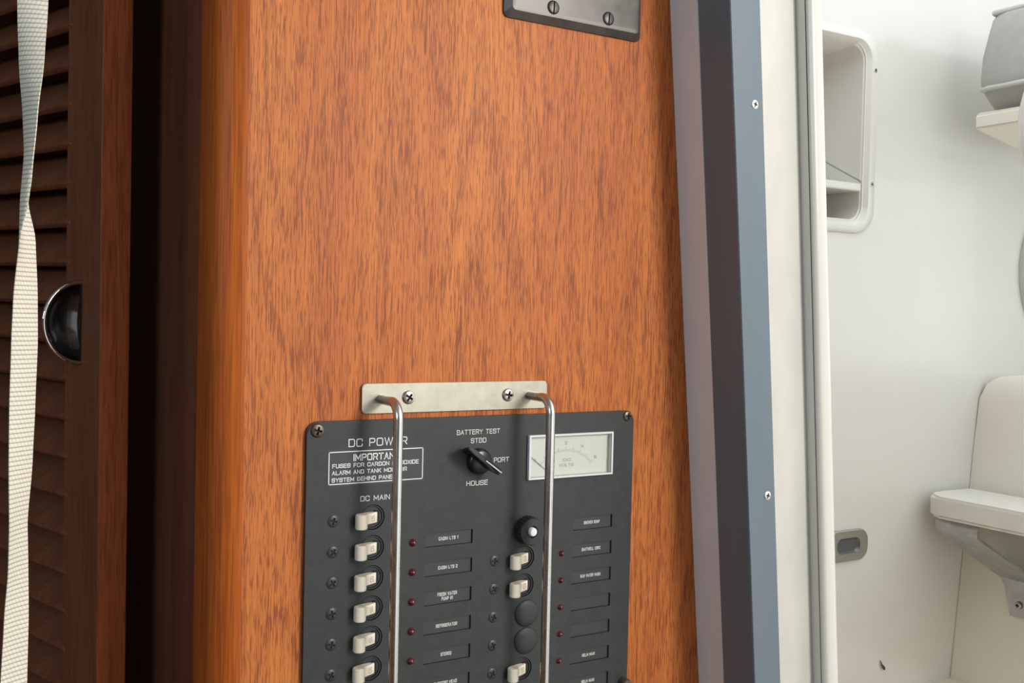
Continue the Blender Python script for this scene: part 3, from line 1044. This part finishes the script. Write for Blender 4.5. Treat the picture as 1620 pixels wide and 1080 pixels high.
for x, z in ((-.1152, .2585), (-.1155, .0785)):
    screw(ME_FLAT, 'alloy', tr, (x, -.0054, z), .4, 1.0)

# flush pull
fpu = empty('flush_pull', (.925, .5, H - .383))
tag(fpu, 'oval satin metal flush pull low on the white wall', 'flush pull')
bm = bmesh.new()
def flr(x0, x1, z0, z1, r, y):
    return [bm.verts.new((p[0], y, p[1])) for p in rrect(x0, x1, z0, z1, r, 8)]
lp_ = [flr(-.0455, .0455, 0, .050, .020, -.0002), flr(-.0455, .0455, 0, .050, .020, -.0035), flr(-.044, .044, .0015, .0485, .0185, -.005), flr(-.0265, .0265, .0125, .0375, .0105, -.005)]
for a, b in zip(lp_, lp_[1:]):
    for i in range(len(a)):
        j = (i + 1) % len(a)
        bm.faces.new((a[i], a[j], b[j], b[i]))
obj('rim_plate', bm, 'pull_satin', fpu, smooth=35)
bm = bmesh.new()
lp_ = [flr(-.0265, .0265, .0125, .0375, .0105, -.005), flr(-.0225, .0225, .0155, .0345, .009, -.0012)]
for i in range(len(lp_[0])):
    j = (i + 1) % len(lp_[0])
    bm.faces.new((lp_[0][i], lp_[0][j], lp_[1][j], lp_[1][i]))
bm.faces.new(lp_[1])
obj('finger_cup', bm, 'pull_cup', fpu, smooth=35)

# moulded block at the right
bm = bmesh.new()
def bx_face(z):
    return 1.2475 - (1.391 - z) * .1057
zz = [.885, 1.0, 1.15, 1.30, 1.37, 1.395, 1.408, 1.412]
ins = [0, 0, 0, 0, .001, .008, .022, .045]
lay = []
for z, ii in zip(zz, ins):
    x0 = bx_face(z) + ii
    pts = []
    r_ = .003
    for a in range(0, 91, 15):
        pts.append((x0 + r_ - r_ * math.cos(R(a)), .4999 - ii - r_ + r_ * math.sin(R(a))))
    pts += [(1.7195, .4999 - ii), (1.7195, -.30 + ii), (x0, -.30 + ii)]
    lay.append([bm.verts.new((p[0], p[1], z)) for p in pts])
for a, b in zip(lay, lay[1:]):
    for i in range(len(a)):
        j = (i + 1) % len(a)
        bm.faces.new((a[i], a[j], b[j], b[i]))
bm.faces.new(lay[0])
bm.faces.new(lay[-1])
tag(obj('moulded_locker', bm, 'gelcoat_warm', smooth=40), 'white moulded fibreglass locker with rounded top at the lower right', 'locker')

# folding step board on its bracket
sb = empty('step_board', (1.14, .40, 1.18))
tag(sb, 'thick white board with rounded corners on an alloy bracket at the locker side', 'step board')
bm = bmesh.new()
bp = [(.075, .088), (.006, .088)]
xl = -.052
for a in range(0, 91, 15):
    bp.append((xl + .026 - .026 * math.sin(R(a)), .054 + .030 * math.cos(R(a))))
bp += [(xl, -.60), (.075, -.60)]
prism(bm, bp, 'z', 0, .036)
bmesh.ops.bevel(bm, geom=[e for e in bm.edges if abs(e.verts[0].co.z - e.verts[1].co.z) < 1e-6], offset=.005, segments=3, affect='EDGES')
obj('board', bm, 'board_white', sb, smooth=40)
bm = bmesh.new()
prof = [(.020, -.0005), (-.016, -.0008)]
for a in range(0, 121, 12):
    prof.append((-.018 - .016 * math.sin(R(a)), -.0168 + .016 * math.cos(R(a))))
end = prof[-1]
prof += [(.062, -.100), (.0655, -.112), (.0640, -.160)]
th = .004
def off(ps, d):
    out = []
    for i, p in enumerate(ps):
        a = Vector(ps[max(i - 1, 0)])
        b = Vector(ps[min(i + 1, len(ps) - 1)])
        t = (b - a).normalized()
        out.append((p[0] - t.y * d * -1, p[1] + t.x * d * -1))
    return out
full = prof + off(prof, -th)[::-1]
prism(bm, full, 'y', .000, .078)
for v in bm.verts:
    # the foot of the bracket is narrower and rounded
    if v.co.z < -.15:
        v.co.y = .012 + (v.co.y - .012) * .8 if v.co.y > .04 else .008
    # and the strap is skewed towards the front of the board
    v.co.y -= .062 * min(1.0, max(0.0, (-.028 - v.co.z) / .080))
br = obj('bracket', bm, 'alloy', sb, (0, -.004, 0), smooth=35)
br['label'] = 'bent satin alloy bracket'
s = screw(ME_PAN, 'alloy', br, (.0625, -.012, -.140), .2, 1.25)
s.rotation_euler = (0, 0, R(-90))

# seat with grey cushion
hs = empty('helm_seat', (1.40, .10, 1.79))
tag(hs, 'white moulded seat base edge at the upper right under the grey cushion', 'seat')
bm = bmesh.new()
prism(bm, [(-.30, .019), (-.20, .0), (.319, .0), (.319, .045), (-.296, .045), (-.30, .041)], 'y', .10, .322)
bmesh.ops.bevel(bm, geom=[e for e in bm.edges if all(v.co.x < -.25 for v in e.verts) or all(v.co.y > .32 for v in e.verts)], offset=.003, segments=2, affect='EDGES')
obj('seat_base', bm, 'gelcoat_warm', hs, smooth=40)
bm = bmesh.new()
n1, n2 = 24, 12
AX, AY, AZ = 1.026 - 1.40, .25 - .10, 1.780 - 1.79
rows = []
for i in range(n2 + 1):
    t = math.pi * i / n2
    if i in (0, n2):
        rows.append([bm.verts.new((AX, AY, AZ + .090 * math.cos(t)))])
    else:
        rows.append([bm.verts.new((AX + .060 * math.sin(t) * math.cos(2 * math.pi * j / n1), AY + .030 * math.sin(t) * math.sin(2 * math.pi * j / n1), AZ + .090 * math.cos(t))) for j in range(n1)])
for a, b in zip(rows, rows[1:]):
    for j in range(n1):
        k_ = (j + 1) % n1
        if len(a) == 1: bm.faces.new((a[0], b[j], b[k_]))
        elif len(b) == 1: bm.faces.new((a[j], a[k_], b[0]))
        else: bm.faces.new((a[j], a[k_], b[k_], b[j]))
tube(bm, [(AX, AY, AZ + .030), (AX + .12, AY, AZ + .035)], .010, 12)
obj('armrest_pad', bm, 'gelcoat', hs, smooth=60)

cu2 = empty('seat_cushion', (1.25, .10, 1.8352))
tag(cu2, 'light grey vinyl seat cushion with piped edges on the white seat base', 'cushion')
prof = [(-.105, .0005), (-.150, .034), (-.1535, .050), (-.1540, .085), (-.1500, .120), (-.146, .145), (-.140, .152), (.20, .158), (.20, .0005)]
bm = bmesh.new()
ys = [.322, .316, .305, .29, .27, .245, .22, .19, .16, .13, .11]
sl = []
for q, y in enumerate(ys):
    kx = {0: .90, 1: .965, 2: .99}.get(q, 1.0)
    wob = .003 * math.sin(y * 40)
    sl.append([bm.verts.new((.02 + (p[0] - .02) * kx + (wob if p[0] < 0 else 0), y + .012 * (.5 - abs(p[1] / .155 - .45)) + (-.014 * p[1] / .155), .078 + (p[1] - .078) * (kx if 0 < q < 3 or q == 0 else 1))) for p in prof])
for a, b in zip(sl, sl[1:]):
    for i in range(len(a)):
        j = (i + 1) % len(a)
        bm.faces.new((a[i], a[j], b[j], b[i]))
bm.faces.new(sl[0])
bm.faces.new(sl[-1])
zmin = min(v.co.z for v in bm.verts)
obj('cushion_body', bm, 'vinyl_grey', cu2, smooth=50)
for px_, pz_ in ((-.1515, .0345), (-.1415, .1535)):
    bm = bmesh.new()
    tube(bm, [(px_ + .035, .318 - .014 * pz_ / .155, pz_), (px_ + .006, .316 - .014 * pz_ / .155, pz_), (px_, .300, pz_), (px_, .25, pz_), (px_, .18, pz_), (px_, .11, pz_)], .0042, 10)
    obj('piping', bm, 'piping_grey', cu2, smooth=60)

# round grey disc fixed to the white wall at the right edge
rd = empty('round_speaker', (1.502, .5, H - .053))
tag(rd, 'round grey wall disc at the right edge of the white wall', 'speaker')
bm = bmesh.new()
lathe(bm, [(.153, -.0003), (.153, -.008), (.149, -.014), (.141, -.016), (.136, -.012), (.100, -.012), (0, -.012)], 64)
for v in bm.verts:
    v.co.z += .152
obj('rim', bm, 'piping_grey', rd, smooth=40)
bm = bmesh.new()
lathe(bm, [(.135, -.0121), (.130, -.016), (.08, -.022), (0, -.024)], 48)
for v in bm.verts:
    v.co.z += .152
obj('grille', bm, 'grey_trim', rd, smooth=60)

# speck of debris stuck to the wall
bm = bmesh.new()
tube(bm, [(-.006, -.002, .013), (-.003, -.003, .006), (.001, -.0035, .001), (.003, -.0035, -.003)], [.0006, .0012, .0024, .0016], 8)
tag(obj('dead_leaf', bm, 'dry_leaf', None, (1.018, .5, H - .569), smooth=60), 'tiny dark leaf scrap stuck low on the white wall', 'leaf')
